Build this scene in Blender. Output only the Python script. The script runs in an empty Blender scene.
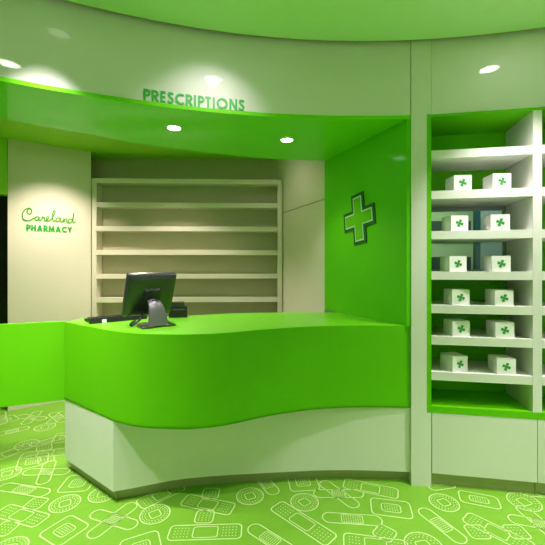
import bpy, bmesh, math, random
from mathutils import Vector, Matrix
random.seed(7)
S = bpy.context.scene
COL = S.collection
F, CX0, HY, H = 360.0, 272.5, 268.0, 1.5      # focal (px), centre, horizon, eye height
PI = math.pi

# ------------------------------------------------------------------ materials
def s2l(c):
    return tuple(((v/255)/12.92 if v/255 <= .04045 else ((v/255+.055)/1.055)**2.4) for v in c) + (1,)
def mat(name, rgb, rough=.5, coat=0, coat_rough=.04, metal=0, spec=.5, var=.03, scale=6.0, emit=None, strength=0, bump=0):
    m = bpy.data.materials.new(name); m.use_nodes = True
    nt = m.node_tree; b = nt.nodes['Principled BSDF']
    tc = nt.nodes.new('ShaderNodeTexCoord')
    nz = nt.nodes.new('ShaderNodeTexNoise'); nz.inputs['Scale'].default_value = scale; nz.inputs['Detail'].default_value = 3
    nt.links.new(tc.outputs['Object'], nz.inputs['Vector'])
    mx = nt.nodes.new('ShaderNodeMix'); mx.data_type = 'RGBA'
    c = s2l(rgb)
    mx.inputs[6].default_value = tuple(max(0, v*(1-var)) for v in c[:3]) + (1,)
    mx.inputs[7].default_value = tuple(min(1, v*(1+var)) for v in c[:3]) + (1,)
    nt.links.new(nz.outputs['Fac'], mx.inputs[0]); nt.links.new(mx.outputs[2], b.inputs['Base Color'])
    b.inputs['Roughness'].default_value = rough; b.inputs['Metallic'].default_value = metal
    b.inputs['Specular IOR Level'].default_value = spec
    b.inputs['Coat Weight'].default_value = coat; b.inputs['Coat Roughness'].default_value = coat_rough
    if emit:
        b.inputs['Emission Color'].default_value = s2l(emit); b.inputs['Emission Strength'].default_value = strength
    if bump:
        bp = nt.nodes.new('ShaderNodeBump'); bp.inputs['Strength'].default_value = bump; bp.inputs['Distance'].default_value = .002
        n2 = nt.nodes.new('ShaderNodeTexNoise'); n2.inputs['Scale'].default_value = 220
        nt.links.new(tc.outputs['Object'], n2.inputs['Vector'])
        nt.links.new(n2.outputs['Fac'], bp.inputs['Height']); nt.links.new(bp.outputs['Normal'], b.inputs['Normal'])
    return m
GREEN = (106, 196, 18)
M = {}
M['white']   = mat('white_lacquer', (228, 229, 222), .45, coat=.8, coat_rough=.03, var=.01)
M['whitem']  = mat('white_laminate', (228, 229, 222), .5, var=.015)
M['base']    = mat('white_counter_laminate', (226, 228, 218), .5, coat=.2, coat_rough=.15, var=.015)
M['green']   = mat('green_laminate', (100, 196, 8), .5, spec=.2, coat=.06, coat_rough=.15, var=.02)
M['greeng']  = mat('green_gloss', (116, 220, 4), .45, spec=.2, coat=.24, coat_rough=.02, var=.015)
M['greent']  = mat('green_counter_top', (108, 196, 20), .4, spec=.4, coat=.35, coat_rough=.25, var=.02)
M['greenb']  = mat('green_warm_lit_back_room', (158, 220, 48), .6, var=.02)  # green lightened and warmed to carry the warm light of the back room
M['greenp']  = mat('green_panel', (96, 204, 4), .5, spec=.2, coat=.12, coat_rough=.1, var=.02)
M['ceil']    = mat('green_ceiling_paint', (206, 250, 178), .7, var=.02)
M['floor']   = mat('green_vinyl_floor', (122, 182, 50), .5, spec=.3, coat=.08, coat_rough=.3, var=.03, scale=2, bump=.04)
M['print']   = mat('pale_floor_print', (206, 234, 156), .5, var=.02)
M['plinth']  = mat('brushed_olive_plinth', (168, 170, 126), .45, metal=.15, var=.06, scale=14)
M['cream']   = mat('cream_wall_paint', (230, 222, 202), .6, var=.015)
M['creamd']  = mat('shaded_cream_back', (190, 187, 158), .65, var=.02)  # cream darkened to carry the shade behind and above the back shelves
M['shelfc']  = mat('cream_shelf_laminate', (230, 222, 202), .45, coat=.3, coat_rough=.15, var=.015)
M['dark']    = mat('unlit_opening_black', (10, 11, 10), .8, var=.1)  # near-black holds the darkness of the unlit room at the left
M['seam']    = mat('dark_joint_and_gap_shade', (62, 66, 46), .8, var=.05)
M['sign']    = mat('green_sign_acrylic', (70, 182, 60), .4, coat=.3, var=.02)
M['signd']   = mat('deep_green_sign_acrylic', (50, 180, 66), .4, coat=.3, var=.02)
M['signd2']  = mat('dark_green_sign_border', (10, 96, 34), .4, coat=.3, var=.02)
M['signl']   = mat('pale_green_sign_line', (196, 236, 190), .4, var=.02)
M['signc']   = mat('light_green_script_acrylic', (84, 172, 48), .4, coat=.3, var=.02)
M['box']     = mat('white_card', (240, 240, 238), .6, var=.01)
M['logo']    = mat('green_ink', (60, 150, 72), .6, var=.02)
M['black']   = mat('black_plastic', (30, 32, 32), .45, var=.08, scale=40)
M['blackg']  = mat('charcoal_plastic', (46, 49, 49), .3, coat=.4, coat_rough=.15, var=.06, scale=30)
M['grey']    = mat('grey_metal_paint', (112, 110, 116), .38, metal=.4, var=.05)
M['screen']  = mat('dark_screen', (12, 13, 16), .08, coat=.5, var=.05)
M['ring']    = mat('white_lamp_trim', (236, 236, 232), .4, var=.01)
M['lens']    = mat('lamp_lens', (255, 255, 255), .4, emit=(255, 250, 236), strength=28, var=0)
M['dim_lens']  = mat('dimmed_lamp_lens', (90, 90, 86), .5, emit=(255, 250, 236), strength=2.5, var=0)  # lens glow lowered so its mirror image in glossy white stays faint
M['pale']    = mat('pale_green_stockroom_paint', (172, 205, 150), .6, var=.03)
M['teal']    = mat('teal_post_paint', (22, 74, 84), .5, var=.05)
M['bluegrey']= mat('blue_grey_partition', (150, 166, 164), .6, var=.03)
M['slot']    = mat('dark_slate_slot', (52, 74, 66), .5, var=.05)
M['tag']     = mat('white_tag', (226, 232, 226), .6, var=.01)
def glass(name):
    m = bpy.data.materials.new(name); m.use_nodes = True
    nt = m.node_tree; nt.nodes.clear()
    o = nt.nodes.new('ShaderNodeOutputMaterial'); mix = nt.nodes.new('ShaderNodeMixShader')
    fr = nt.nodes.new('ShaderNodeFresnel'); fr.inputs['IOR'].default_value = 1.45
    t = nt.nodes.new('ShaderNodeBsdfTransparent'); t.inputs['Color'].default_value = (.86, .95, .92, 1)
    g = nt.nodes.new('ShaderNodeBsdfGlossy'); g.inputs['Roughness'].default_value = .02
    nt.links.new(fr.outputs[0], mix.inputs[0]); nt.links.new(t.outputs[0], mix.inputs[1]); nt.links.new(g.outputs[0], mix.inputs[2])
    nt.links.new(mix.outputs[0], o.inputs[0]); return m
M['glass'] = glass('window_glass')

# ------------------------------------------------------------------ helpers
def empty(name, loc, rz=0):
    o = bpy.data.objects.new(name, None); COL.objects.link(o)
    o.location = loc; o.rotation_euler = (0, 0, rz); o.empty_display_size = .1
    return o
def tag(o, label, cat, group=None):
    o['label'] = label; o['category'] = cat
    if group: o['group'] = group
    return o
def obj(name, bm, m, parent=None, smooth=None, world=True):
    """one mesh object; world=True: verts are in world space and get moved into the parent's space"""
    bmesh.ops.recalc_face_normals(bm, faces=bm.faces[:])
    if smooth is not None:
        for f in bm.faces: f.smooth = True
        for e in bm.edges:
            e.smooth = len(e.link_faces) == 2 and e.calc_face_angle(0) < math.radians(smooth)
    if parent is not None and world:
        mt = Matrix.LocRotScale(parent.location, parent.rotation_euler, None)
        bm.transform(mt.inverted())
    me = bpy.data.meshes.new(name); bm.to_mesh(me); bm.free()
    o = bpy.data.objects.new(name, me); COL.objects.link(o)
    for q in (m if isinstance(m, (list, tuple)) else [m]): me.materials.append(q)
    if parent is not None: o.parent = parent
    return o
def struct(name, bm, m, smooth=None):
    o = obj(name, bm, m, None, smooth); o['kind'] = 'structure'; return o
def prism(poly, z0, z1, bm=None):
    bm = bm or bmesh.new()
    a = [bm.verts.new((x, y, z0)) for x, y in poly]; b = [bm.verts.new((x, y, z1)) for x, y in poly]
    n = len(poly)
    bm.faces.new(a[::-1]); bm.faces.new(b)
    for i in range(n): bm.faces.new((a[i], a[(i+1) % n], b[(i+1) % n], b[i]))
    return bm
def hexa(c8, bm=None):
    bm = bm or bmesh.new()
    v = [bm.verts.new(c) for c in c8]
    for f in ((3,2,1,0),(4,5,6,7),(0,1,5,4),(1,2,6,5),(2,3,7,6),(3,0,4,7)): bm.faces.new([v[i] for i in f])
    return bm
def bevel(bm, w, seg=2, ang=40):
    es = [e for e in bm.edges if len(e.link_faces) == 2 and e.calc_face_angle(0) > math.radians(ang)]
    bmesh.ops.bevel(bm, geom=es, offset=w, segments=seg, affect='EDGES', profile=.5, clamp_overlap=True)
    return bm
def box(x0, x1, y0, y1, z0, z1, bm=None):
    return prism([(x0,y0),(x1,y0),(x1,y1),(x0,y1)], z0, z1, bm)
def seg(p, q, t, z0, z1, bm=None):
    """wall slab from p to q; thickness t to the left-hand side of p->q"""
    p, q = Vector(p), Vector(q); d = (q-p).normalized(); n = Vector((-d.y, d.x))*t
    return prism([p[:], q[:], (q+n)[:], (p+n)[:]], z0, z1, bm)
def strip_wall(pts, z0, z1, t, bm=None):
    """wall following a polyline, thickened along its own normals (left-hand side)"""
    P = [Vector(p) for p in pts]; n = len(P); out = []
    for i in range(n):
        d = (P[min(i+1, n-1)]-P[max(i-1, 0)]).normalized(); out.append(P[i]+Vector((-d.y, d.x))*t)
    bm = bm or bmesh.new()
    A = [bm.verts.new((p.x,p.y,z0)) for p in P]; B = [bm.verts.new((p.x,p.y,z1)) for p in P]
    Cc = [bm.verts.new((p.x,p.y,z0)) for p in out]; D = [bm.verts.new((p.x,p.y,z1)) for p in out]
    for i in range(n-1):
        bm.faces.new((A[i],A[i+1],B[i+1],B[i])); bm.faces.new((Cc[i+1],Cc[i],D[i],D[i+1]))
        bm.faces.new((B[i],B[i+1],D[i+1],D[i])); bm.faces.new((A[i+1],A[i],Cc[i],Cc[i+1]))
    bm.faces.new((A[0],B[0],D[0],Cc[0])); bm.faces.new((A[-1],Cc[-1],D[-1],B[-1]))
    return bm
def catmull(P, k=8):
    P = [Vector(p) for p in P]; out = []
    for i in range(len(P)-1):
        p0, p1, p2, p3 = P[max(i-1,0)], P[i], P[i+1], P[min(i+2,len(P)-1)]
        for j in range(k):
            t = j/k
            out.append(.5*((2*p1)+(p2-p0)*t+(2*p0-5*p1+4*p2-p3)*t*t+(3*p1-p0-3*p2+p3)*t**3))
    out.append(P[-1]); return out
# the shop is a circle: centre and radius of its curved front wall
CC = Vector((.62, -2.13)); R = 4.63
def cp(th, r=R): return (CC.x+r*math.sin(th), CC.y+r*math.cos(th))
def arc(t0, t1, r=R, n=48): return [cp(t0+(t1-t0)*i/n, r) for i in range(n+1)]
def theta_at(px):
    d = (px-CX0)/F; a = 1+d*d; b = -2*d*CC.x-2*CC.y; c = CC.length_squared-R*R
    t = (-b+math.sqrt(b*b-4*a*c))/(2*a); return math.atan2(d*t-CC.x, t-CC.y)
def wall_at(px): return Vector(cp(theta_at(px)))
def floor_at(px, py):
    y = H*F/(py-HY); return Vector(((px-CX0)/F*y, y))
Z_CEIL, Z_FAS, Z_SOF, Z_BACK = 3.055, 2.555, 2.530, 2.86

# ------------------------------------------------------------------ camera
cam = bpy.data.cameras.new('camera'); co = bpy.data.objects.new('camera', cam); COL.objects.link(co)
co.location = (0, 0, H); co.rotation_euler = (PI/2, 0, 0)
cam.sensor_width = 36; cam.lens = 36*F/545; cam.shift_y = -(272.5-HY)/545; cam.clip_start = .02
S.camera = co

# ------------------------------------------------------------------ floor with printed plasters
def ribbon(bm, pts, w, closed=False, z=.0007, mi=1):
    P = [Vector(p) for p in pts]; n = len(P); L = []; Rr = []
    for i in range(n):
        a = P[(i-1) % n] if (closed or i) else P[0]; b = P[(i+1) % n] if (closed or i < n-1) else P[-1]
        d = (b-a)
        if d.length < 1e-9: d = Vector((1, 0))
        d.normalize(); nn = Vector((-d.y, d.x))*w/2
        L.append(bm.verts.new((P[i].x+nn.x, P[i].y+nn.y, z))); Rr.append(bm.verts.new((P[i].x-nn.x, P[i].y-nn.y, z)))
    for i in range(n if closed else n-1):
        j = (i+1) % n
        f = bm.faces.new((L[i], Rr[i], Rr[j], L[j])); f.material_index = mi
def rrect(l, w, r, k=5):
    out = []
    for cx, cy, a0 in ((l/2-r,w/2-r,0),(-l/2+r,w/2-r,90),(-l/2+r,-w/2+r,180),(l/2-r,-w/2+r,270)):
        for i in range(k+1):
            a = math.radians(a0+90*i/k); out.append((cx+r*math.cos(a), cy+r*math.sin(a)))
    return out
fb = bmesh.new()
vs = [fb.verts.new(p) for p in ((-6.5,-7.5,0),(6.5,-7.5,0),(6.5,6,0),(-6.5,6,0))]; fb.faces.new(vs)
LW = .0070
def place(pts, c, a):
    ca, sa = math.cos(a), math.sin(a); return [(c[0]+x*ca-y*sa, c[1]+x*sa+y*ca) for x, y in pts]
def dots(c, a, x0, x1, y0, y1, st=.02, s=.0062, skip=None):
    nx = max(1, round((x1-x0)/st)); ny = max(1, round((y1-y0)/st))
    for i in range(nx):
        for j in range(ny):
            x = x0+(i+.5)*(x1-x0)/nx; y = y0+(j+.5)*(y1-y0)/ny
            if skip and skip(x, y): continue
            q = place([(x-s/2,y-s/2),(x+s/2,y-s/2),(x+s/2,y+s/2),(x-s/2,y+s/2)], c, a)
            f = fb.faces.new([fb.verts.new((u, v, .0007)) for u, v in q]); f.material_index = 1
def capsule(c, a, L=.32, W=.088, pad=True):
    ribbon(fb, place(rrect(L, W, W*.49, 6), c, a), LW, True)
    if pad:
        p = L*.36; ribbon(fb, place(rrect(p, W*.78, .012, 3), c, a), LW*.7, True)
        dots(c, a, -p/2+.008, p/2-.008, -W*.36, W*.36, .0135)
def strip(c, a, L=.41, W=.115, pad=True):
    ribbon(fb, place(rrect(L, W, .026), c, a), LW, True)
    p = L*.34; 
    if pad: ribbon(fb, place(rrect(p, W*.72, .014, 3), c, a), LW*.8, True)
    for sx in (-1, 1):
        x0, x1 = sorted((sx*(p/2+.02), sx*(L/2-.022))); dots(c, a, x0, x1, -W*.38, W*.38, .02)
def cross_c(c, a1, a2, L=.32):
    capsule(c, a1, L, .084, False); capsule(c, a2, L, .084, False)
    ribbon(fb, place(rrect(.085, .085, .012, 3), c, a1), LW*.6, True); dots(c, a1, -.042, .042, -.042, .042, .0125, .0066)
def cross_f(c, a1, a2, L=.34):
    strip(c, a1, L, .115)
    for sx in (-1, 1):
        q = place([(sx*.17, 0)], (0, 0), a2)[0]; cc = (c[0]+q[0]*.66, c[1]+q[1]*.66)
        w = .108; out = rrect(.11, w, .024); ribbon(fb, place(out, cc, a2), LW, True); dots(cc, a2, -.04, .04, -.042, .042, .019)
def disc(c, a=0, r=.088):
    n = 28
    ribbon(fb, [(c[0]+r*math.cos(2*PI*i/n), c[1]+r*math.sin(2*PI*i/n)) for i in range(n)], LW, True)
    ribbon(fb, place(rrect(r*.72, r*.72, .012, 3), c, a), LW*.8, True)
    for k, rr in ((26, r*.84), (20, r*.66)):
        for i in range(k):
            t = 2*PI*i/k; q = (c[0]+rr*math.cos(t), c[1]+rr*math.sin(t)); dots(q, t, -.003, .003, -.003, .003, .02, .0066)
def square(c, a, s=.19, s2=None, dense=True):
    s2 = s2 or s
    ribbon(fb, place(rrect(s, s2, .03), c, a), LW, True); ribbon(fb, place(rrect(s*.48, s2*.48, .02, 4), c, a), LW*.8, True)
    if dense: dots(c, a, -s*.18, s*.18, -s2*.18, s2*.18, .015)
used = []
def ang(p, q): d = floor_at(*q)-floor_at(*p); return math.atan2(d.y, d.x)
def mid(p, q): m_ = (floor_at(*p)+floor_at(*q))/2; return (m_.x, m_.y)
def ln(p, q): return (floor_at(*q)-floor_at(*p)).length
def U(c): used.append(c); return c
def fc(x, y): v = floor_at(x, y); return (v.x, v.y)
def CAP(p, q): capsule(U(mid(p, q)), ang(p, q), min(.42, max(.26, ln(p, q))))
def STR(p, q, w=.115): strip(U(mid(p, q)), ang(p, q), min(.46, max(.3, ln(p, q))), w)
def XC(p, q, r, s): cross_c(U(mid(p, q)), ang(p, q), ang(r, s), .33)
def XF(p, q, r, s): cross_f(U(mid(p, q)), ang(p, q), ang(r, s))
XC((23,472),(70,471.5),(49.5,462),(41.5,484)); disc(U(fc(7,473.5)), .4); CAP((1,486),(48,493.5))
XF((-2,509),(46,522),(6,527),(39,500)); disc(U(fc(65,503.4)), .5); square(U(fc(64.5,530)), -.5, .19)
square(U(fc(78,483)), .1, .2); disc(U(fc(9,549)), .3); square(U(fc(33,461)), .5, .2)
XC((90,512),(138.6,527),(95,533),(131,506)); disc(U(fc(155,514)), .6); square(U(fc(141,548)), .45, .2)
disc(U(fc(103,494)), .2); XF((182,499),(235,510),(211,489),(203,518.5)); STR((169,533),(241.5,531)); STR((150,500),(172,490))
disc(U(fc(250,496)), .4); CAP((262,478),(272,490)); square(U(fc(303,482)), .1, .2); disc(U(fc(304.5,502)), .7)
STR((276,505),(332,541)); CAP((250,526),(292,553)); XC((314,493.6),(363,493.6),(322,484),(355,508)); CAP((322.5,517),(382,521))
square(U(fc(391,508)), -.2, .24, .16); STR((344,483),(398,494)); XF((350,541),(402,548),(388,531),(368,556))
disc(U(fc(444,502.4)), .3); CAP((420.6,508.6),(465,543)); disc(U(fc(424,546)), .2, .1); square(U(fc(479,499.5)), -.35, .23, .13)
square(U(fc(436,481)), .2); disc(U(fc(524,501.7)), .3, .094); XF((470.7,519),(526,546),(478,535),(536,535)); XC((511,518.6),(572,530),(528.5,513),(558,538))
STR((528,491),(560,494)); disc(U(fc(45,427)), .4); XC((20,416),(44,419),(38,411),(25,423)); XC((50,411),(66,424),(66,411),(50,424))
CAP((0,434),(24,428.5)); disc(U(fc(27,444.5)), .4); CAP((37,444),(58,438)); STR((0,457),(20,449)); square(U(fc(66,437)), .3); square(U(fc(5,420)), .9)
CAP((0,412),(2,424)); XF((30,455),(60,452),(44,447),(46,460)); disc(U(fc(90,470)), .1)
k = 0
while k < 9000 and len(used) < 330:
    k += 1
    c = (random.uniform(-4.2, 5.2), random.uniform(-6.6, 4.1))
    if any((c[0]-u[0])**2+(c[1]-u[1])**2 < .36**2 for u in used): continue
    if 1.7 < c[1] < 3.9 and abs(c[0]) < .80*c[1]: continue
    used.append(c); a = random.uniform(0, PI); t = random.randrange(6)
    (capsule(c, a), strip(c, a), cross_c(c, a, a+1.1), cross_f(c, a, a+PI/2), disc(c, a), square(c, a))[0] if False else \
        [lambda: capsule(c, a), lambda: strip(c, a), lambda: cross_c(c, a, a+1.1), lambda: cross_f(c, a, a+PI/2), lambda: disc(c, a), lambda: square(c, a)][t]()
me = bpy.data.meshes.new('floor'); fb.to_mesh(me); fb.free()
fo = bpy.data.objects.new('floor', me); COL.objects.link(fo); me.materials.append(M['floor']); me.materials.append(M['print']); fo['kind'] = 'structure'

# ------------------------------------------------------------------ ceiling, fascia, soffit, walls
bm = prism(arc(0, 2*PI, R-.032, 128)[:-1], Z_CEIL, Z_CEIL+.05)
struct('ceiling', bm, M['ceil'])
struct('ceiling_void', prism(arc(0, 2*PI, R+.1, 96)[:-1], Z_CEIL+.06, Z_CEIL+.10), M['seam'])  # dark colour carries the shade in the gap round the ceiling
t_pl, t_pr = theta_at(411), theta_at(431)
TL = math.radians(-64)
gap = .003/R
struct('wall_front', strip_wall(arc(TL, t_pl-gap, R, 72), Z_FAS, Z_CEIL+.06, .05), M['white'], 30)
# soffit under the fascia
back = catmull([(-3.6,.9),(-2.6,1.75),(-1.87,2.467),(-1.365,2.80),(-1.16,2.955),(-.64,3.185),(-.21,3.34),(.07,3.41),(.50,3.46)], 6)
front = arc(TL, theta_at(410.6), R-.006, 60)
struct('trim_1', prism(front+[p[:] for p in back[::-1]], Z_SOF, Z_FAS), M['greeng'])
# partition on the right: green return panel, then the cream wall in the same line
P0, P1, P2 = Vector((.928, 2.490)), Vector((.50, 3.46)), Vector((.02, 4.56))
struct('wall_recess', prism([P0[:], (.958, 2.489), (.534, 3.47), P1[:]], 1.1005, Z_SOF-.001), M['greenp'])
bm = seg(P2, P1+Vector((0,.003)), .06, 0, 2.158); struct('wall_partition', seg(P2, P1+Vector((0,.003)), .06, 2.168, Z_BACK, bm), M['cream'])
bm = seg(P2+Vector((.02,0)), P1+Vector((.02,.012)), .03, 2.157, 2.169); struct('trim_2', bm, M['seam'])
# back of the dispensary
Q0, Q1 = Vector((-2.78, 3.78)), Vector((-2.125, 4.215))
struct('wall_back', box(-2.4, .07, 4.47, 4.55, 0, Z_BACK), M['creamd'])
struct('wall_column', seg(Q0, Q1, .34, 0, Z_BACK), M['cream'])
back_ceiling = [(-5.2,1.2)]+[p[:] for p in back[:-1]]+[(.62,3.47),(.98,2.56),(3.6,1.9),(3.6,4.7),(-5.2,4.7)]
struct('ceiling_back', prism(back_ceiling, Z_BACK, Z_BACK+.04), M['greenb'])
# left: green header above a dark opening
HL = Vector((-4.6, 2.75))
struct('wall_left', seg(HL, Q0+Vector((-.004,-.003)), .12, 2.27, Z_BACK), M['greenb'])
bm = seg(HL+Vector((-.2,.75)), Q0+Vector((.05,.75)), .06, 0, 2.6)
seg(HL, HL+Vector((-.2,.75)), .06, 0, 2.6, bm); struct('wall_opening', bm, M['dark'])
struct('opening_shade_1', seg(HL+Vector((.03,.2)), Q0+Vector((-.03,.17)), .05, 0, 2.27), M['dark'])  # near-black sheet standing for the unlit space in the opening
bm = seg(Vector(cp(TL)), Vector((-4.6,2.75)), .06, 0, Z_BACK); struct('wall_side', bm, M['whitem'])
# the rest of the round shop, behind the camera
t_b2 = math.radians(27)

# ------------------------------------------------------------------ pillar
t_pm = theta_at(426.4)
prof = [(t_pl,0),(t_pr,0),(t_pr,.505),(t_pm,.505),(t_pm,Z_FAS+.002),(t_pr,Z_FAS+.002),(t_pr,Z_CEIL+.055),(t_pl,Z_CEIL+.055)]
pb = bmesh.new(); fa = [pb.verts.new((*cp(t, R-.006), z)) for t, z in prof]; ba = [pb.verts.new((*cp(t, R+.10), z)) for t, z in prof]
pb.faces.new(fa); pb.faces.new(ba[::-1])
for i in range(8): pb.faces.new((fa[i], fa[(i+1) % 8], ba[(i+1) % 8], ba[i]))
pil = obj('pillar', pb, M['white']); tag(pil, 'slim white full-height pillar between the counter and the box shelves', 'pillar')

# ------------------------------------------------------------------ shelving bays
SZ = [2.307, 2.030, 1.754, 1.476, 1.2455, 1.030, .786]; ST = .056
class Bay:
    def __init__(s, a, b, root): s.a, s.d = a, (b-a).normalized(); s.n = Vector((-s.d.y, s.d.x)); s.w = (b-a).length; s.root = root
    def pt(s, u, v): q = s.a+s.d*u+s.n*v; return (q.x, q.y)
    def blk(s, u0, u1, v0, v1, z0, z1, bm=None): return prism([s.pt(u0,v0), s.pt(u1,v0), s.pt(u1,v1), s.pt(u0,v1)], z0, z1, bm)
def make_bay(a, b, left_green, window, label):
    bay = Bay(a, b, None)
    o = bay.pt(bay.w/2, .2); t = empty('display_shelving', (o[0], o[1], 0)); tag(t, label, 'shelving', 'wall display shelves right of the pillar'); bay.root = t
    w, D = bay.w, .38; zb, zt = .551, Z_FAS-.018
    lw = .030 if left_green else .0268
    if left_green: obj('side_panel', bay.blk(-lw, 0, -.002, D, .507, Z_FAS), M['green'], t)['label'] = 'bright green side panel'
    else: obj('side_panel', bay.blk(-lw, 0, 0, D, zb, zt), M['whitem'], t)
    obj('side_panel', bay.blk(w, w+.0268, 0, D, zb, zt), M['whitem'], t)
    obj('top_panel', bay.blk(0 if left_green else -lw+.0004, w+.0268, -.002, D, zt, Z_FAS), M['green'], t)['label'] = 'green top panel'
    obj('sill', bay.blk(0 if left_green else -lw+.0004, w+.0268, -.002, D, .507, zb), M['green'], t)['label'] = 'bright green sill'
    for z in SZ: obj('shelf', bevel(bay.blk(.001, w-.001, .001, D-.001, z-ST, z), .002, 1), M['whitem'], t)
    if window:
        obj('back_panel', bay.blk(-.02, w+.02, D, D+.02, SZ[1]-ST, zt), M['greenp'], t)['label'] = 'green back panel above the window'
        obj('back_panel', bay.blk(-.02, w+.02, D, D+.02, .507, SZ[3]), M['greenp'], t)['label'] = 'green back panel below the window'
    else:
        obj('back_panel', bay.blk(-.02, w+.02, D, D+.02, .507, zt), M['greenp'], t)
    obj('base_panel', bay.blk(.006 if left_green else -lw+.003, w+.0245, 0, .03, .09, .506), M['base'], t)
    obj('plinth', bay.blk(-lw, w+.0268, .035, .055, 0, .09), M['plinth'], t)
    return bay
A1, B1 = wall_at(431.3), wall_at(533)
bay1 = make_bay(A1, B1, True, True, 'white shelves in a green frame beside the pillar, holding twelve white boxes')
A2 = Vector(bay1.pt(bay1.w+.0536, 0)); dr = math.atan2(bay1.d.y, bay1.d.x)-math.radians(8); B2 = A2+Vector((math.cos(dr), math.sin(dr)))*.634
bay2 = make_bay(A2, B2, False, False, 'sliver of an empty white shelf bay at the right picture edge')
# window behind the middle two rows
wb = bmesh.new(); D = .38; w = bay1.w
for u0, u1, z0, z1 in ((-.01, .012, SZ[3], SZ[1]-ST), (w-.014, w+.01, SZ[3], SZ[1]-ST), (-.01, w, SZ[1]-ST-.03, SZ[1]-ST), (-.01, w, SZ[3], SZ[3]+.012)):
    bay1.blk(u0, u1, D, D+.03, z0, z1, wb)
wf = struct('window_1', wb, M['bluegrey'])
gp = obj('pane', bay1.blk(.005, w-.005, D+.012, D+.018, SZ[3]+.005, SZ[1]-ST-.01), M['glass'], wf, world=False)
t_e = math.atan2(B2.x-CC.x, B2.y-CC.y)
struct('wall_right', strip_wall(arc(t_pr+gap, t_e+.012, R-.002, 24), Z_FAS, Z_CEIL+.06, .05), M['white'], 30)
struct('wall_round', strip_wall(arc(t_e+.012, 2*PI+TL, R, 120), 0, Z_CEIL+.06, .06), M['whitem'], 30)
# stockroom seen through the window
struct('wall_stockroom', box(.5, 3.4, 4.0, 4.06, 0, Z_BACK), M['pale'])
struct('wall_stockroom_side', box(2.42, 2.48, 2.75, 4.0, 0, Z_BACK), M['bluegrey'])
sp = floor_at(478, 400); yp = 3.55
struct('trim_3', box((476-CX0)/F*yp, (480.5-CX0)/F*yp, yp, yp+.05, 0, Z_BACK), M['teal'])
struct('trim_4', box((480.7-CX0)/F*yp, 2.42, yp+.01, yp+.05, 0, Z_BACK), M['bluegrey'])
for n_, (y0, y1) in enumerate(((221, 231), (257, 271))):
    yy = 3.9
    struct('trim_%d' % (5+n_), box(1.2, 2.15, yy, 4.0, H+(HY-y1)/F*yy, H+(HY-y0)/F*yy), M['slot'])

# ------------------------------------------------------------------ little boxes
BW, BD, BH = .119, .13, .106
def make_box():
    t = empty('medicine_box', (0,0,0))
    bm = bevel(box(0, BW, 0, BD, 0, BH-.004), .0015, 1); ca_ = obj('carton', bm, M['box'], t, world=False)
    obj('lid_flap', bevel(box(.001, BW-.001, -.0005, BD-.001, BH-.004, BH), .001, 1), M['box'], t, world=False)
    lb = bmesh.new(); a0 = math.radians(-20)
    for k in range(4):
        q = [(-.0055,.0025),(.0055,.0025),(.0105,.023),(.006,.0262),(-.006,.0262),(-.0105,.023)]; a = a0+k*PI/2
        pts = [(x*math.cos(a)-y*math.sin(a), x*math.sin(a)+y*math.cos(a)) for x, y in q]
        f0 = [lb.verts.new((BW/2+x, -.0016, BH*.5+y)) for x, y in pts]; lb.faces.new(f0)
        f1 = [lb.verts.new((BW/2+x, -.0004, BH*.5+y)) for x, y in pts]; lb.faces.new(f1[::-1])
        for i in range(6): lb.faces.new((f0[i], f0[(i+1)%6], f1[(i+1)%6], f1[i]))
    q = [(-.006,-.006),(.006,-.006),(.006,.006),(-.006,.006)]; pts = [(x*math.cos(a0)-y*math.sin(a0), x*math.sin(a0)+y*math.cos(a0)) for x, y in q]
    lb.faces.new([lb.verts.new((BW/2+x, -.0017, BH*.5+y)) for x, y in pts])
    obj('cross_logo', lb, M['logo'], ca_, world=False)
    return t
rows = ['second shelf from the top', 'third shelf, at the upper window', 'fourth shelf, at the lower window',
        'fifth shelf, just below the window', 'sixth shelf from the top', 'lowest box shelf, above the empty space']
LX = [454, 451, 449.6, 452, 452.6, 452.6]; RX = [493, 490.6, 492, 495, 495.5, 497]
LY = [1.5, -1, -2, 1.5, -1, -12]; RY = [3, 10, 6, 4, 6, 7]
first = None
def copy_thing(o):
    c = o.copy(); COL.objects.link(c)
    for ch in list(o.children):
        d = ch.copy(); COL.objects.link(d); d.parent = c
        for g_ in list(ch.children):
            e = g_.copy(); COL.objects.link(e); e.parent = d
    return c
protobox = make_box(); nb_ = 0
for i in range(6):
    for side, X, Yw in (('left', LX[i], LY[i]), ('right', RX[i], RY[i])):
        o = protobox if nb_ == 0 else copy_thing(protobox); nb_ += 1
        p = wall_at(X); d = p.normalized()
        # distance to the front edge of the straight bay
        inset = .012
        tpar = ((A1-Vector((0,0))).dot(bay1.n)+inset)/d.dot(bay1.n); p = d*tpar
        yaw = math.radians(-Yw)
        e = p+Vector((math.cos(yaw), math.sin(yaw)))*BW          # keep the right corner behind the shelf edge
        short = inset*.4-(e-A1).dot(bay1.n)
        if short > 0: p = p+d*(short/d.dot(bay1.n))
        o.location = (p.x, p.y, SZ[i+1]); o.rotation_euler = (0, 0, yaw)
        tag(o, '%s white box with a green cross on the %s' % (side, rows[i]), 'box', 'white boxes on the display shelves')

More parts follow.
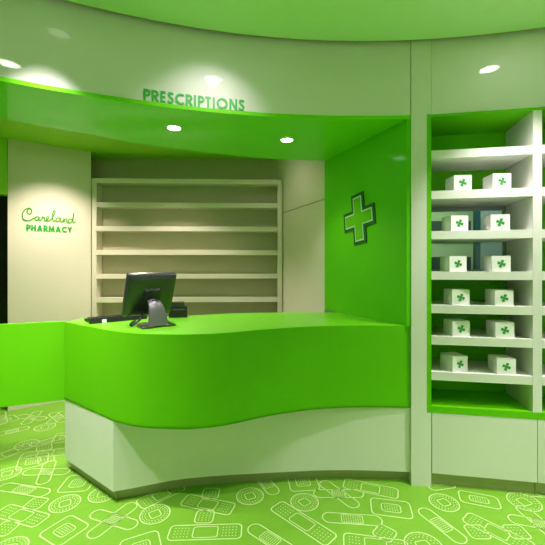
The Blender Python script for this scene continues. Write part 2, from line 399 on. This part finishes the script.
# ------------------------------------------------------------------ counter
Z_TOP, Z_BAND = 1.10, .53
bandp = [(-.742,2.18),(-.557,2.166),(-.44,2.176),(-.32,2.208),(-.205,2.262),(-.081,2.332),(.056,2.392),(.193,2.44),(.334,2.478),(.618,2.506),(.957,2.500)]
bandc = [Vector((-1.545,2.672)), Vector((-1.011,2.283))] + [v for v in catmull([(-1.011,2.283),(-.877,2.216)]+bandp, 16)][1:]
counter_back = catmull([(.588,3.25),(.16,3.25),(-.342,3.17),(-.743,3.02),(-1.25,2.93),(-1.52,2.86)], 6)
ct = empty('service_counter', (-.4, 2.6, 0)); tag(ct, 'wavy bright green service counter on a white base', 'counter')
# front fascia of the counter (green), a wall 4 cm thick
bm = strip_wall([v[:] for v in bandc], Z_BAND, Z_TOP, .04); obj('wave_front', bm, M['green'], ct, 25)
def inner(P, t):
    out = []
    for i in range(len(P)):
        d = (P[min(i+1, len(P)-1)]-P[max(i-1, 0)]).normalized(); out.append((P[i]+Vector((-d.y, d.x))*t)[:])
    return out
topo = inner(bandc, .040)+[P0.lerp(P1, .06)[:]]+[v[:] for v in counter_back]
tb = prism(topo, Z_TOP-.03, Z_TOP)
obj('countertop', tb, M['greent'], ct)
basec = [Vector((-1.545,2.68)), Vector((-1.011,2.285))]+[v for v in catmull([(-1.011,2.285),(-.886,2.327),(-.65,2.41),(-.39,2.458),(.055,2.503),(.36,2.527),(.65,2.525),(.962,2.505)], 16)][1:]
bm = strip_wall([v[:] for v in basec], .08, Z_BAND+.02, .025); obj('base', bm, M['base'], ct, 25)
# underside of the wave between base and front
und = [v[:] for v in bandc[1:]]+[v[:] for v in basec[1:][::-1]]
bm = strip_wall([v[:] for v in bandc], Z_BAND, Z_BAND+.012, .30); obj('underside', bm, M['green'], ct)
pl = [Vector((-1.515,2.70)), Vector((-1.004,2.325))]+[v+Vector((0,.045)) for v in basec[2:-1]]+[Vector((.968,2.545))]
bm = strip_wall([v[:] for v in pl], 0, .08, .02); obj('plinth', bm, M['plinth'], ct, 25)
bm = seg(Vector((-1.535,2.875)), Vector((-1.535,2.70)), .03, .0, Z_TOP-.03); obj('end_panel', bm, M['base'], ct)

# gate
ga, gb = Vector((-2.75, 2.31)), Vector((-1.575, 2.762))
gt = empty('swing_gate', (-2.2, 2.54, 0)); tag(gt, 'plain green half-height gate left of the counter', 'gate')
obj('leaf', bevel(seg(ga, gb, .04, .49, 1.09), .002, 1), M['green'], gt)
for z in (.58, .95): obj('hinge', prism([(-1.574,2.79),(-1.556,2.775),(-1.548,2.79),(-1.565,2.805)], z, z+.07), M['grey'], gt)
bm = seg(ga+Vector((-.06,-.03)), ga, .06, 0, 1.12); obj('post', bm, M['whitem'], gt)

# ------------------------------------------------------------------ back shelves
s0, s1 = Vector((-2.12, 4.222)), Vector((.135, 4.30))
bs = Bay(s0, s1, None); bt = empty('back_shelving', (-1, 4.4, 0)); tag(bt, 'wide empty cream shelving on the back wall behind the counter', 'shelving')
BZ = [2.554-.2808*i for i in range(9)]
obj('upright', bs.blk(0, .055 , 0, .165, 0, BZ[0]-.056), M['shelfc'], bt); obj('upright', bs.blk(bs.w-.075, bs.w-.02 , 0, .165, 0, BZ[0]-.056), M['shelfc'], bt)
for i, z in enumerate(BZ):
    u0, u1 = (0, bs.w-.02) if i == 0 else (.056, bs.w-.076)
    obj('shelf', bevel(bs.blk(u0, u1, .0, .16, z-.056, z), .002, 1), M['shelfc'], bt)
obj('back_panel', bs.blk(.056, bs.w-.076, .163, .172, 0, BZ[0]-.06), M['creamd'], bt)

# ------------------------------------------------------------------ lettering
def aline(*p): return [Vector(q) for q in p]
def earc(cx, cy, rx, ry, a0, a1, n=18): return [Vector((cx+rx*math.cos(math.radians(a0+(a1-a0)*i/n)), cy+ry*math.sin(math.radians(a0+(a1-a0)*i/n)))) for i in range(n+1)]
def glyph(ch, h):
    """centre-line strokes in a cap-height-1 box, h = half stroke width; returns strokes, advance"""
    lo, hi = h, 1-h; x0 = h
    if ch in 'PR':
        r = (hi-.46)/2; cy = (hi+.46)/2
        st = [aline((x0,0),(x0,1)), aline((x0,hi),(x0+.17,hi))+earc(x0+.17,cy,r*1.05,r,90,-90,12)+aline((x0,.46))]
        if ch == 'R': st.append(aline((x0+.14,.46),(x0+.46,0)))
        return st, .50 if ch == 'P' else .56
    if ch == 'E': return [aline((x0,0),(x0,1)), aline((x0,hi),(.44,hi)), aline((x0,.5),(.42,.5)), aline((x0,lo),(.44,lo))], .47
    if ch == 'S': return [catmull([(.42,.80),(.36,.90),(.25,hi),(.12,.89),(.085,.75),(.15,.62),(.30,.50),(.40,.38),(.41,.24),(.33,.10),(.21,lo),(.09,.12),(.04,.24)], 4)], .47
    if ch == 'C': return [earc(.47,.5,.47-h,.5-h,48,312,26)], .74
    if ch == 'O': return [earc(.5,.5,.5-h,.5-h,0,360,32)], 1.0
    if ch == 'I': return [aline((x0,0),(x0,1))], 2*h
    if ch == 'T': return [aline((0,hi),(.5,hi)), aline((.25,0),(.25,hi))], .5
    if ch == 'N': return [aline((x0,0),(x0,1)), aline((x0,.97),(.62,.03)), aline((.62,0),(.62,1))], .62+h
    if ch == 'H': return [aline((x0,0),(x0,1)), aline((.55,0),(.55,1)), aline((x0,.53),(.55,.53))], .55+h
    if ch == 'A': return [aline((h*.6,0),(.35,.97)), aline((.35,.97),(.70-h*.6,0)), aline((.16,.30),(.54,.30))], .70
    if ch == 'M': return [aline((.05+h*.5,0),(.17,.97)), aline((.17,.97),(.45,.12)), aline((.45,.12),(.73,.97)), aline((.73,.97),(.85-h*.5,0))], .90
    if ch == 'Y': return [aline((h*.6,1),(.30,.45)), aline((.60-h*.6,1),(.30,.45)), aline((.30,0),(.30,.47))], .60
def stroke3(bm, pts, w, mapf, depth, closed=False):
    """solid ribbon: mapf(u,v,d)->xyz, d = height off the surface"""
    n = len(pts); rows_ = []
    for i in range(n):
        a, b = pts[max(i-1,0)], pts[min(i+1,n-1)]
        if closed and i in (0, n-1): a, b = pts[-2], pts[1]
        d = (b-a); d = d.normalized() if d.length > 1e-9 else Vector((1,0)); nn = Vector((-d.y, d.x))*w/2
        l, r = pts[i]+nn, pts[i]-nn
        rows_.append([bm.verts.new(mapf(l.x,l.y,0)), bm.verts.new(mapf(l.x,l.y,depth)), bm.verts.new(mapf(r.x,r.y,depth)), bm.verts.new(mapf(r.x,r.y,0))])
    for i in range(n-1):
        a, b = rows_[i], rows_[i+1]
        for k in range(4): bm.faces.new((a[k], a[(k+1)%4], b[(k+1)%4], b[k]))
    if not closed: bm.faces.new(rows_[0]); bm.faces.new(rows_[-1][::-1])
def dense(pts, k=4):
    out = []
    for a, b in zip(pts, pts[1:]):
        for i in range(k): out.append(a.lerp(b, i/k))
    return out+[pts[-1]]
def word(text, cap, hw, total, mapf, parent, material, depth):
    """lays out letters to exactly `total` length"""
    gl = [glyph(c, hw) for c in text]; adv = sum(g[1] for g in gl)*cap; sp_ = (total-adv)/(len(text)-1)
    u = 0
    for ch, (sts, ad) in zip(text, gl):
        bm = bmesh.new()
        for s_ in sts:
            pts = [Vector((u+p.x*cap, p.y*cap)) for p in s_]
            if len(pts) < 8: pts = dense(pts)
            stroke3(bm, pts, 2*hw*cap, mapf, depth, closed=(ch == 'O'))
        obj('letter', bm, material, parent); u += ad*cap+sp_
# PRESCRIPTIONS standing on the lip of the curved fascia
th0, th1 = theta_at(143.5), theta_at(244)
def map_fascia(u, v, d): x, y = cp(th0+u/R, R-.0005-d); return (x, y, Z_FAS+.0035+v)
c_ = cp((th0+th1)/2)
sg = empty('wall_lettering', (c_[0], c_[1], Z_FAS)); tag(sg, 'raised green capital letters along the foot of the curved white fascia', 'sign')
word('PRESCRIPTIONS', .073, .09, (th1-th0)*R, map_fascia, sg, M['signd'], .005)
# sign on the white wall at the left
qd = (Q1-Q0).normalized(); qn = Vector((qd.y, -qd.x))
def col_hit(px, py):
    d = Vector(((px-CX0)/F, 1)); t = (Q0.dot(qn))/d.dot(qn); p = d*t
    return (p-Q0).dot(qd), H+(HY-py)/F*p.y
def map_col(u, v, d): p = Q0+qd*u+qn*(.0005+d); return (p.x, p.y, v)
def zc(x, y): return col_hit(15+x/7.79, 195+y/7.79)
ua, za = zc(88, 277); ub, zb_ = zc(442, 294)
p_ = Q0+qd*((ua+ub)/2)
sg2 = empty('wall_sign', (p_.x, p_.y, za)); tag(sg2, 'green script word above small green capitals on the cream wall', 'sign')
word('PHARMACY', .066, .118, ub-ua, lambda u, v, d: map_col(ua+u, za+v, d), sg2, M['signd'], .006)
script = [
 [(126,112),(106,108),(94,126),(102,146),(122,146),(131,126),(118,105),(92,106),(66,130),(56,160),(66,188),(92,200),(122,195),(148,178)],
 [(188,174),(170,168),(155,182),(162,200),(178,194),(189,172),(187,192),(196,200),(207,188),(216,168),(221,177),(232,176),(229,194),(236,203),(248,192),(264,178),(257,166),(246,178),(247,196),(260,203),(282,188),(304,156),(312,130),(302,124),(293,150),(293,188),(304,204),(320,196)],
 [(353,180),(335,176),(320,192),(328,208),(344,202),(355,178),(353,200),(362,210),(374,198)],
 [(376,182),(380,194),(379,212),(386,194),(397,184),(404,192),(402,208),(411,214),(420,204)],
 [(447,192),(430,186),(415,200),(423,217),(438,211),(449,188),(459,140),(451,186),(451,208),(459,217),(470,206)]]
bm = bmesh.new()
for st_ in script:
    pts = [Vector(zc(*p)) for p in st_]; stroke3(bm, catmull([p[:] for p in pts], 5), .0105, map_col, .006)
obj('script_word', bm, M['signc'], sg2)['label'] = 'lighter green handwritten word'

# cross on the green return panel
pd = (P1-P0).normalized(); pn = Vector((-pd.y, pd.x)) if Vector((-pd.y, pd.x)).x < 0 else Vector((pd.y, -pd.x))
def pan_hit(px, py):
    d = Vector(((px-CX0)/F, 1)); t = P0.dot(pn)/d.dot(pn); p = d*t
    return (p-P0).dot(pd), H+(HY-py)/F*p.y
ul, _ = pan_hit(344.8, 219); ur, _ = pan_hit(375.8, 218); uc, zc_ = pan_hit(359.6, 218.5)
hw_ = abs(ul-ur)/2; uc = (ul+ur)/2; _, ztop = pan_hit(360.5, 193); _, zbot = pan_hit(358.5, 244.5); zc_ = (ztop+zbot)/2; hh = (ztop-zbot)/2
def crossp(k, aw):
    a, b, c = hw_*k[0], hh*k[1], aw
    return [(-c,b),(c,b),(c,c),(a,c),(a,-c),(c,-c),(c,-b),(-c,-b),(-c,-c),(-a,-c),(-a,c),(-c,c)]
def cross_bm(poly, d0, d1):
    bm = bmesh.new(); A = []; B = []
    ca, sa = math.cos(math.radians(6)), math.sin(math.radians(6))
    for u0, v0 in poly:
        u, v = u0*ca+v0*sa, v0*ca-u0*sa
        for L_, d in ((A, d0), (B, d1)):
            p = P0+pd*(uc+u)+pn*d; L_.append(bm.verts.new((p.x, p.y, zc_+v)))
    bm.faces.new(A[::-1]); bm.faces.new(B)
    for i in range(12): bm.faces.new((A[i], A[(i+1)%12], B[(i+1)%12], B[i]))
    return bm
p_ = P0+pd*uc
cs = empty('cross_sign', (p_.x, p_.y, zc_)); tag(cs, 'green medical cross outlined in dark and pale green on the green panel', 'sign')
aw = hw_*.40
def inset_cross(k): return [(x-math.copysign(k, x), z-math.copysign(k, z)) for x, z in crossp((1,1), aw)]
obj('border', cross_bm(inset_cross(0), .0005, .010), M['signd2'], cs); obj('outline', cross_bm(inset_cross(.026), .010, .013), M['signl'], cs); obj('face', cross_bm(inset_cross(.038), .013, .016), M['green'], cs)

# ------------------------------------------------------------------ till: monitor, keyboard, printer
def frame(o, xd, yd, zd):
    def f(x, y, z): return o+xd*x+yd*y+zd*z
    return f
yaw = math.radians(42); nb = Vector((math.sin(yaw), -math.cos(yaw), 0)); wd = Vector((math.cos(yaw), math.sin(yaw), 0)); ZU = Vector((0,0,1))
tl = math.radians(20); up = ZU*math.cos(tl)+nb*math.sin(tl); fn = nb*math.cos(tl)-ZU*math.sin(tl)
mc = Vector((-.872, 2.56, 1.315)); g = frame(mc, wd, up, fn)
def loft(rings, caps=True):
    bm = bmesh.new(); V = [[bm.verts.new(p) for p in r] for r in rings]; n = len(V[0])
    for a, b in zip(V, V[1:]):
        for i in range(n): bm.faces.new((a[i], a[(i+1)%n], b[(i+1)%n], b[i]))
    if caps: bm.faces.new(V[0][::-1]); bm.faces.new(V[-1])
    return bm
mo = empty('till_monitor', (-.82, 2.48, Z_TOP)); tag(mo, 'black till monitor seen from behind, tilted on a grey foot', 'monitor')
def rr3(l, w_, r, d): return [g(x, y, d) for x, y in rrect(l, w_, r, 4)]
WM, HM = .35, .315
ho = obj('housing', loft([rr3(WM, HM, .014, -.022), rr3(WM+.004, HM+.004, .016, -.012), rr3(WM+.004, HM+.004, .016, .008), rr3(WM-.012, HM-.012, .018, .022), rr3(WM-.075, HM-.07, .03, .036)]), M['blackg'], mo, 35)
obj('screen', loft([rr3(WM-.03, HM-.035, .006, -.0235), rr3(WM-.03, HM-.035, .006, -.022)]), M['screen'], mo)['label'] = 'dark glass screen'
vb = bmesh.new()
for k in range(7):
    yv = -.06-.008*k; hexa([g(-.12,yv,.034),g(-.03,yv,.034),g(-.03,yv+.004,.034),g(-.12,yv+.004,.034),g(-.12,yv,.0375),g(-.03,yv,.0375),g(-.03,yv+.004,.0375),g(-.12,yv+.004,.0375)], vb)
obj('vent', vb, M['black'], mo).parent = ho
bp = loft([[g(x, y, .034) for x, y in rrect(.13, .12, .015, 4)], [g(x, y, .055) for x, y in rrect(.11, .10, .02, 4)]])
obj('mount', bp, M['black'], mo, 35).parent = ho
# curved stand blade
fp = Vector((-.872, 2.545, Z_TOP))                         # point on the counter below the screen
prof = [(.055,.178,.032),(.090,.172,.040),(.118,.150,.047),(.138,.115,.053),(.152,.07,.060),(.160,.022,.068),(.163,.006,.070)]
rings = []
for o_, z_, hw in prof:
    rings.append([fp+nb*o_+wd*(-hw)+ZU*z_, fp+nb*(o_+.006)+wd*(-hw*.5)+ZU*(z_+.006), fp+nb*(o_+.008)+ZU*(z_+.008), fp+nb*(o_+.006)+wd*(hw*.5)+ZU*(z_+.006),
                  fp+nb*o_+wd*hw+ZU*z_, fp+nb*(o_-.022)+wd*hw+ZU*(z_-.004 if z_ > .03 else z_), fp+nb*(o_-.022)+wd*(-hw)+ZU*(z_-.004 if z_ > .03 else z_)])
sd = obj('stand', loft(rings), M['grey'], mo, 40); sd['label'] = 'grey curved stand'
sl = bmesh.new(); ps = fp+nb*.0965+ZU*.1785; hexa([ps+wd*a+nb*b+ZU*c for c in (0,.004) for a, b in ((-.022,-.002),(.022,-.002),(.022,.006),(-.022,.006))], sl); obj('slot', sl, M['black'], mo).parent = sd
foot = [(-.12,.168),(-.06,.176),(-.03,.160),(.03,.160),(.06,.176),(.12,.168),(.11,.06),(.07,-.02),(-.07,-.02),(-.11,.06)]
bm = loft([[fp+wd*x+nb*y+ZU*.0005 for x, y in foot], [fp+wd*x+nb*y+ZU*.010 for x, y in foot], [fp+wd*x*.9+nb*(y*.95)+ZU*.016 for x, y in foot]])
obj('foot', bm, M['blackg'], mo, 30)
# cable
def tube(pts, r, n=6):
    P = [Vector(p) for p in pts]; rings = []
    for i, p in enumerate(P):
        d = (P[min(i+1,len(P)-1)]-P[max(i-1,0)]).normalized(); a = d.cross(Vector((.2,.3,.9))).normalized(); b = d.cross(a)
        rings.append([p+a*r*math.cos(2*PI*k/n)+b*r*math.sin(2*PI*k/n) for k in range(n)])
    return loft(rings)
cb = catmull([g(-.05,-.11,.04), fp+nb*.04+wd*(-.08)+ZU*.05, fp+nb*.02+wd*(-.13)+ZU*.010, fp+nb*(-.08)+wd*(-.10)+ZU*.009, fp+nb*(-.2)+wd*(-.02)+ZU*.009], 6)
obj('cable', tube(cb, .007), M['black'], mo, 60)
# keyboard
kc = Vector((-1.215, 2.79, Z_TOP)); kn = nb
kg = frame(kc, wd, nb, ZU)
kt = empty('keyboard', kc[:]); tag(kt, 'low black keyboard lying on the counter left of the monitor', 'keyboard')
obj('case', bevel(hexa([kg(-.20,-.085,.001),kg(.20,-.085,.001),kg(.20,.085,.001),kg(-.20,.085,.001),kg(-.20,-.085,.018),kg(.20,-.085,.018),kg(.20,.085,.034),kg(-.20,.085,.034)]), .004), M['black'], kt, 40)
kb = bmesh.new()
for r_ in range(5):
    for c in range(15):
        x = -.185+c*.0248; y = -.068+r_*.0275; z = .0215+r_*.0026
        hexa([kg(x,y,z-.004),kg(x+.021,y,z-.004),kg(x+.021,y+.023,z-.002),kg(x,y+.023,z-.002),kg(x+.002,y+.002,z+.007),kg(x+.019,y+.002,z+.007),kg(x+.019,y+.021,z+.009),kg(x+.002,y+.021,z+.009)], kb)
obj('keys', kb, M['blackg'], kt)
obj('card_reader', bevel(hexa([kg(-.215,.086,.001),kg(.20,.086,.001),kg(.20,.118,.001),kg(-.215,.118,.001),kg(-.215,.086,.040),kg(.20,.086,.040),kg(.20,.112,.040),kg(-.215,.112,.040)]), .004), M['black'], kt, 40)
obj('tag', hexa([kg(-.135,.119,.002),kg(-.105,.119,.002),kg(-.105,.124,.002),kg(-.135,.124,.002),kg(-.135,.117,.026),kg(-.105,.117,.026),kg(-.105,.121,.026),kg(-.135,.121,.026)]), M['tag'], kt)['label'] = 'small white tag'
# receipt printer
pc = Vector((-.775, 2.955, Z_TOP)); a = math.radians(14); pg = frame(pc, Vector((math.cos(a),math.sin(a),0)), Vector((-math.sin(a),math.cos(a),0)), ZU)
pt_ = empty('receipt_printer', pc[:]); tag(pt_, 'small black receipt printer half hidden behind the monitor', 'printer')
def pbox(x0,x1,y0,y1,z0,z1,f=pg): return hexa([f(x0,y0,z0),f(x1,y0,z0),f(x1,y1,z0),f(x0,y1,z0),f(x0,y0,z1),f(x1,y0,z1),f(x1,y1,z1),f(x0,y1,z1)])
obj('case', bevel(pbox(-.072,.072,-.05,.05,.001,.088), .006), M['black'], pt_, 40)
obj('lid', bevel(pbox(-.066,.05,-.045,.045,.090,.122), .012, 3), M['blackg'], pt_, 40)
obj('paper_slot', pbox(-.05,.05,-.052,-.049,.060,.068), M['grey'], pt_); obj('button', pbox(.056,.066,-.03,-.015,.0885,.094), M['grey'], pt_)

# ------------------------------------------------------------------ lamps
def cyl(cx, cy, z0, z1, r, n=28, r2=None):
    r2 = r2 or r
    return loft([[Vector((cx+r*math.cos(2*PI*k/n), cy+r*math.sin(2*PI*k/n), z0)) for k in range(n)], [Vector((cx+r2*math.cos(2*PI*k/n), cy+r2*math.sin(2*PI*k/n), z1)) for k in range(n)]])
def downlight(x, y, z, power, label, group, size=100, blend=.35, r=.055, col=(1,.88,.92), aim=None, lens='lens'):
    t = empty('ceiling_downlight', (x, y, z)); tag(t, label, 'light', group)
    n = 28; ri, ro = r, r+.012
    bm = bmesh.new(); V = []
    for rr, zz in ((ri, z-.001), (ri, z-.006), (ro, z-.003), (ro, z+.0)):
        V.append([bm.verts.new((x+rr*math.cos(2*PI*k/n), y+rr*math.sin(2*PI*k/n), zz)) for k in range(n)])
    for q in range(4):
        A, B = V[q], V[(q+1) % 4]
        for k in range(n): bm.faces.new((A[k], A[(k+1)%n], B[(k+1)%n], B[k]))
    obj('trim_ring', bm, M['ring'], t, 40)
    obj('lens', cyl(x, y, z-.004, z-.0005, ri-.0005), M[lens], t)
    l = bpy.data.lights.new('lamp', 'SPOT'); l.energy = power; l.spot_size = math.radians(size); l.spot_blend = blend; l.shadow_soft_size = .035; l.color = col
    lo = bpy.data.objects.new('lamp', l); COL.objects.link(lo); lo.parent = t; lo.location = (0, 0, -.018)
    if aim is not None:
        d = Vector(aim)-Vector((x, y, z-.018)); lo.rotation_euler = d.to_track_quat('-Z', 'Y').to_euler()
    return t
def mirror_light(px, py):
    """ceiling lamp whose mirror image in the glossy fascia sits at this pixel"""
    h = wall_at(px); d = h.normalized(); n = (CC-h).normalized()
    z = H+(HY-py)/F*h.y; slope = (z-H)/h.length; s = (Z_CEIL-z)/slope
    r = d-2*d.dot(n)*n; return h+r*s
gl = 'round recessed lamps in the green ceiling'
p = mirror_light(489, 69); downlight(p.x, p.y, Z_CEIL, 180, 'round ceiling lamp above the box shelves, mirrored in the white fascia', gl, 82, .8)
p = mirror_light(213, 79); q = wall_at(205)
downlight(p.x, p.y, Z_CEIL, 25, 'round ceiling lamp aimed at the green capital letters and mirrored above them', gl, 76, 1, aim=(q.x, q.y, 2.30))
p = mirror_light(8, 63)
downlight(p.x, p.y, Z_CEIL, 140, 'round ceiling lamp in front of the gate, mirrored at the far left of the fascia', gl, 80, .9, aim=(-1.65, 1.85, 0))
downlight(-1.16, 1.80, Z_CEIL, 170, 'round ceiling lamp with dimmed lens close to the left fascia above the counter corner', gl, 62, 1, lens='dim_lens', aim=(-1.5, 2.2, 0))
for dg, rr, e, sz in ((15,3.0,95,84),(36,4.0,190,105),(62,4.05,115,95),(88,4.05,115,95),(114,4.05,115,95),(140,4.05,115,95),(166,4.05,115,95),(192,4.05,115,95),(218,4.05,115,95),(244,4.05,115,95)):  # unseen lamps added as fill; the first lights the shelf fronts
    x, y = cp(math.radians(dg), rr)
    downlight(x, y, Z_CEIL, e, 'unseen round ceiling lamp added as fill, out of view above the shop', 'unseen fill lamps added in the shop', sz, .6, lens='dim_lens' if dg == 15 else 'lens')
gs = 'round recessed lamps in the green soffit over the counter'
downlight(-1.78, 2.02, Z_SOF, 120, 'round lamp in the green soffit beyond the left picture edge, over the gate', gs, 92, .9, .045)
downlight(-.722, 2.64, Z_SOF, 33, 'left of two round lamps in the green soffit over the counter', gs, 110, .6, .045)
downlight(.116, 2.888, Z_SOF, 20, 'right of two round lamps in the green soffit over the counter', gs, 110, .6, .045)
WARM = (1, .86, .76)
gb_ = 'lamps in the back ceiling'
downlight(-2.08, 3.42, Z_BACK, 150, 'round lamp in the back ceiling lighting the cream wall sign', gb_, 90, 1, .045, WARM, aim=(-2.42, 4.02, .7))
downlight(-1.1, 3.55, Z_BACK, 100, 'unseen round lamp added in the back ceiling to light the left back shelves', gb_, 104, .6, .045, WARM)  # hidden lamp, added to light the back shelves
downlight(-.02, 3.75, Z_BACK, 3, 'unseen round lamp added in the back ceiling to light the right back shelves', gb_, 120, .6, .045, WARM)  # second hidden lamp, added for the right-hand shelves
downlight(1.75, 3.2, Z_BACK, 60, 'unseen round lamp added to light the stockroom behind the shelf window', gb_, 130, .6, .045)  # unseen lamp, added so the view through the window is lit

# ------------------------------------------------------------------ world + view
wd_ = bpy.data.worlds.new('world'); S.world = wd_; wd_.use_nodes = True
wd_.node_tree.nodes['Background'].inputs[0].default_value = (.02, .02, .02, 1); wd_.node_tree.nodes['Background'].inputs[1].default_value = .3
S.view_settings.view_transform = 'Standard'; S.view_settings.look = 'None'; S.view_settings.gamma = 1; S.view_settings.exposure = .14
S.view_settings.use_curve_mapping = False
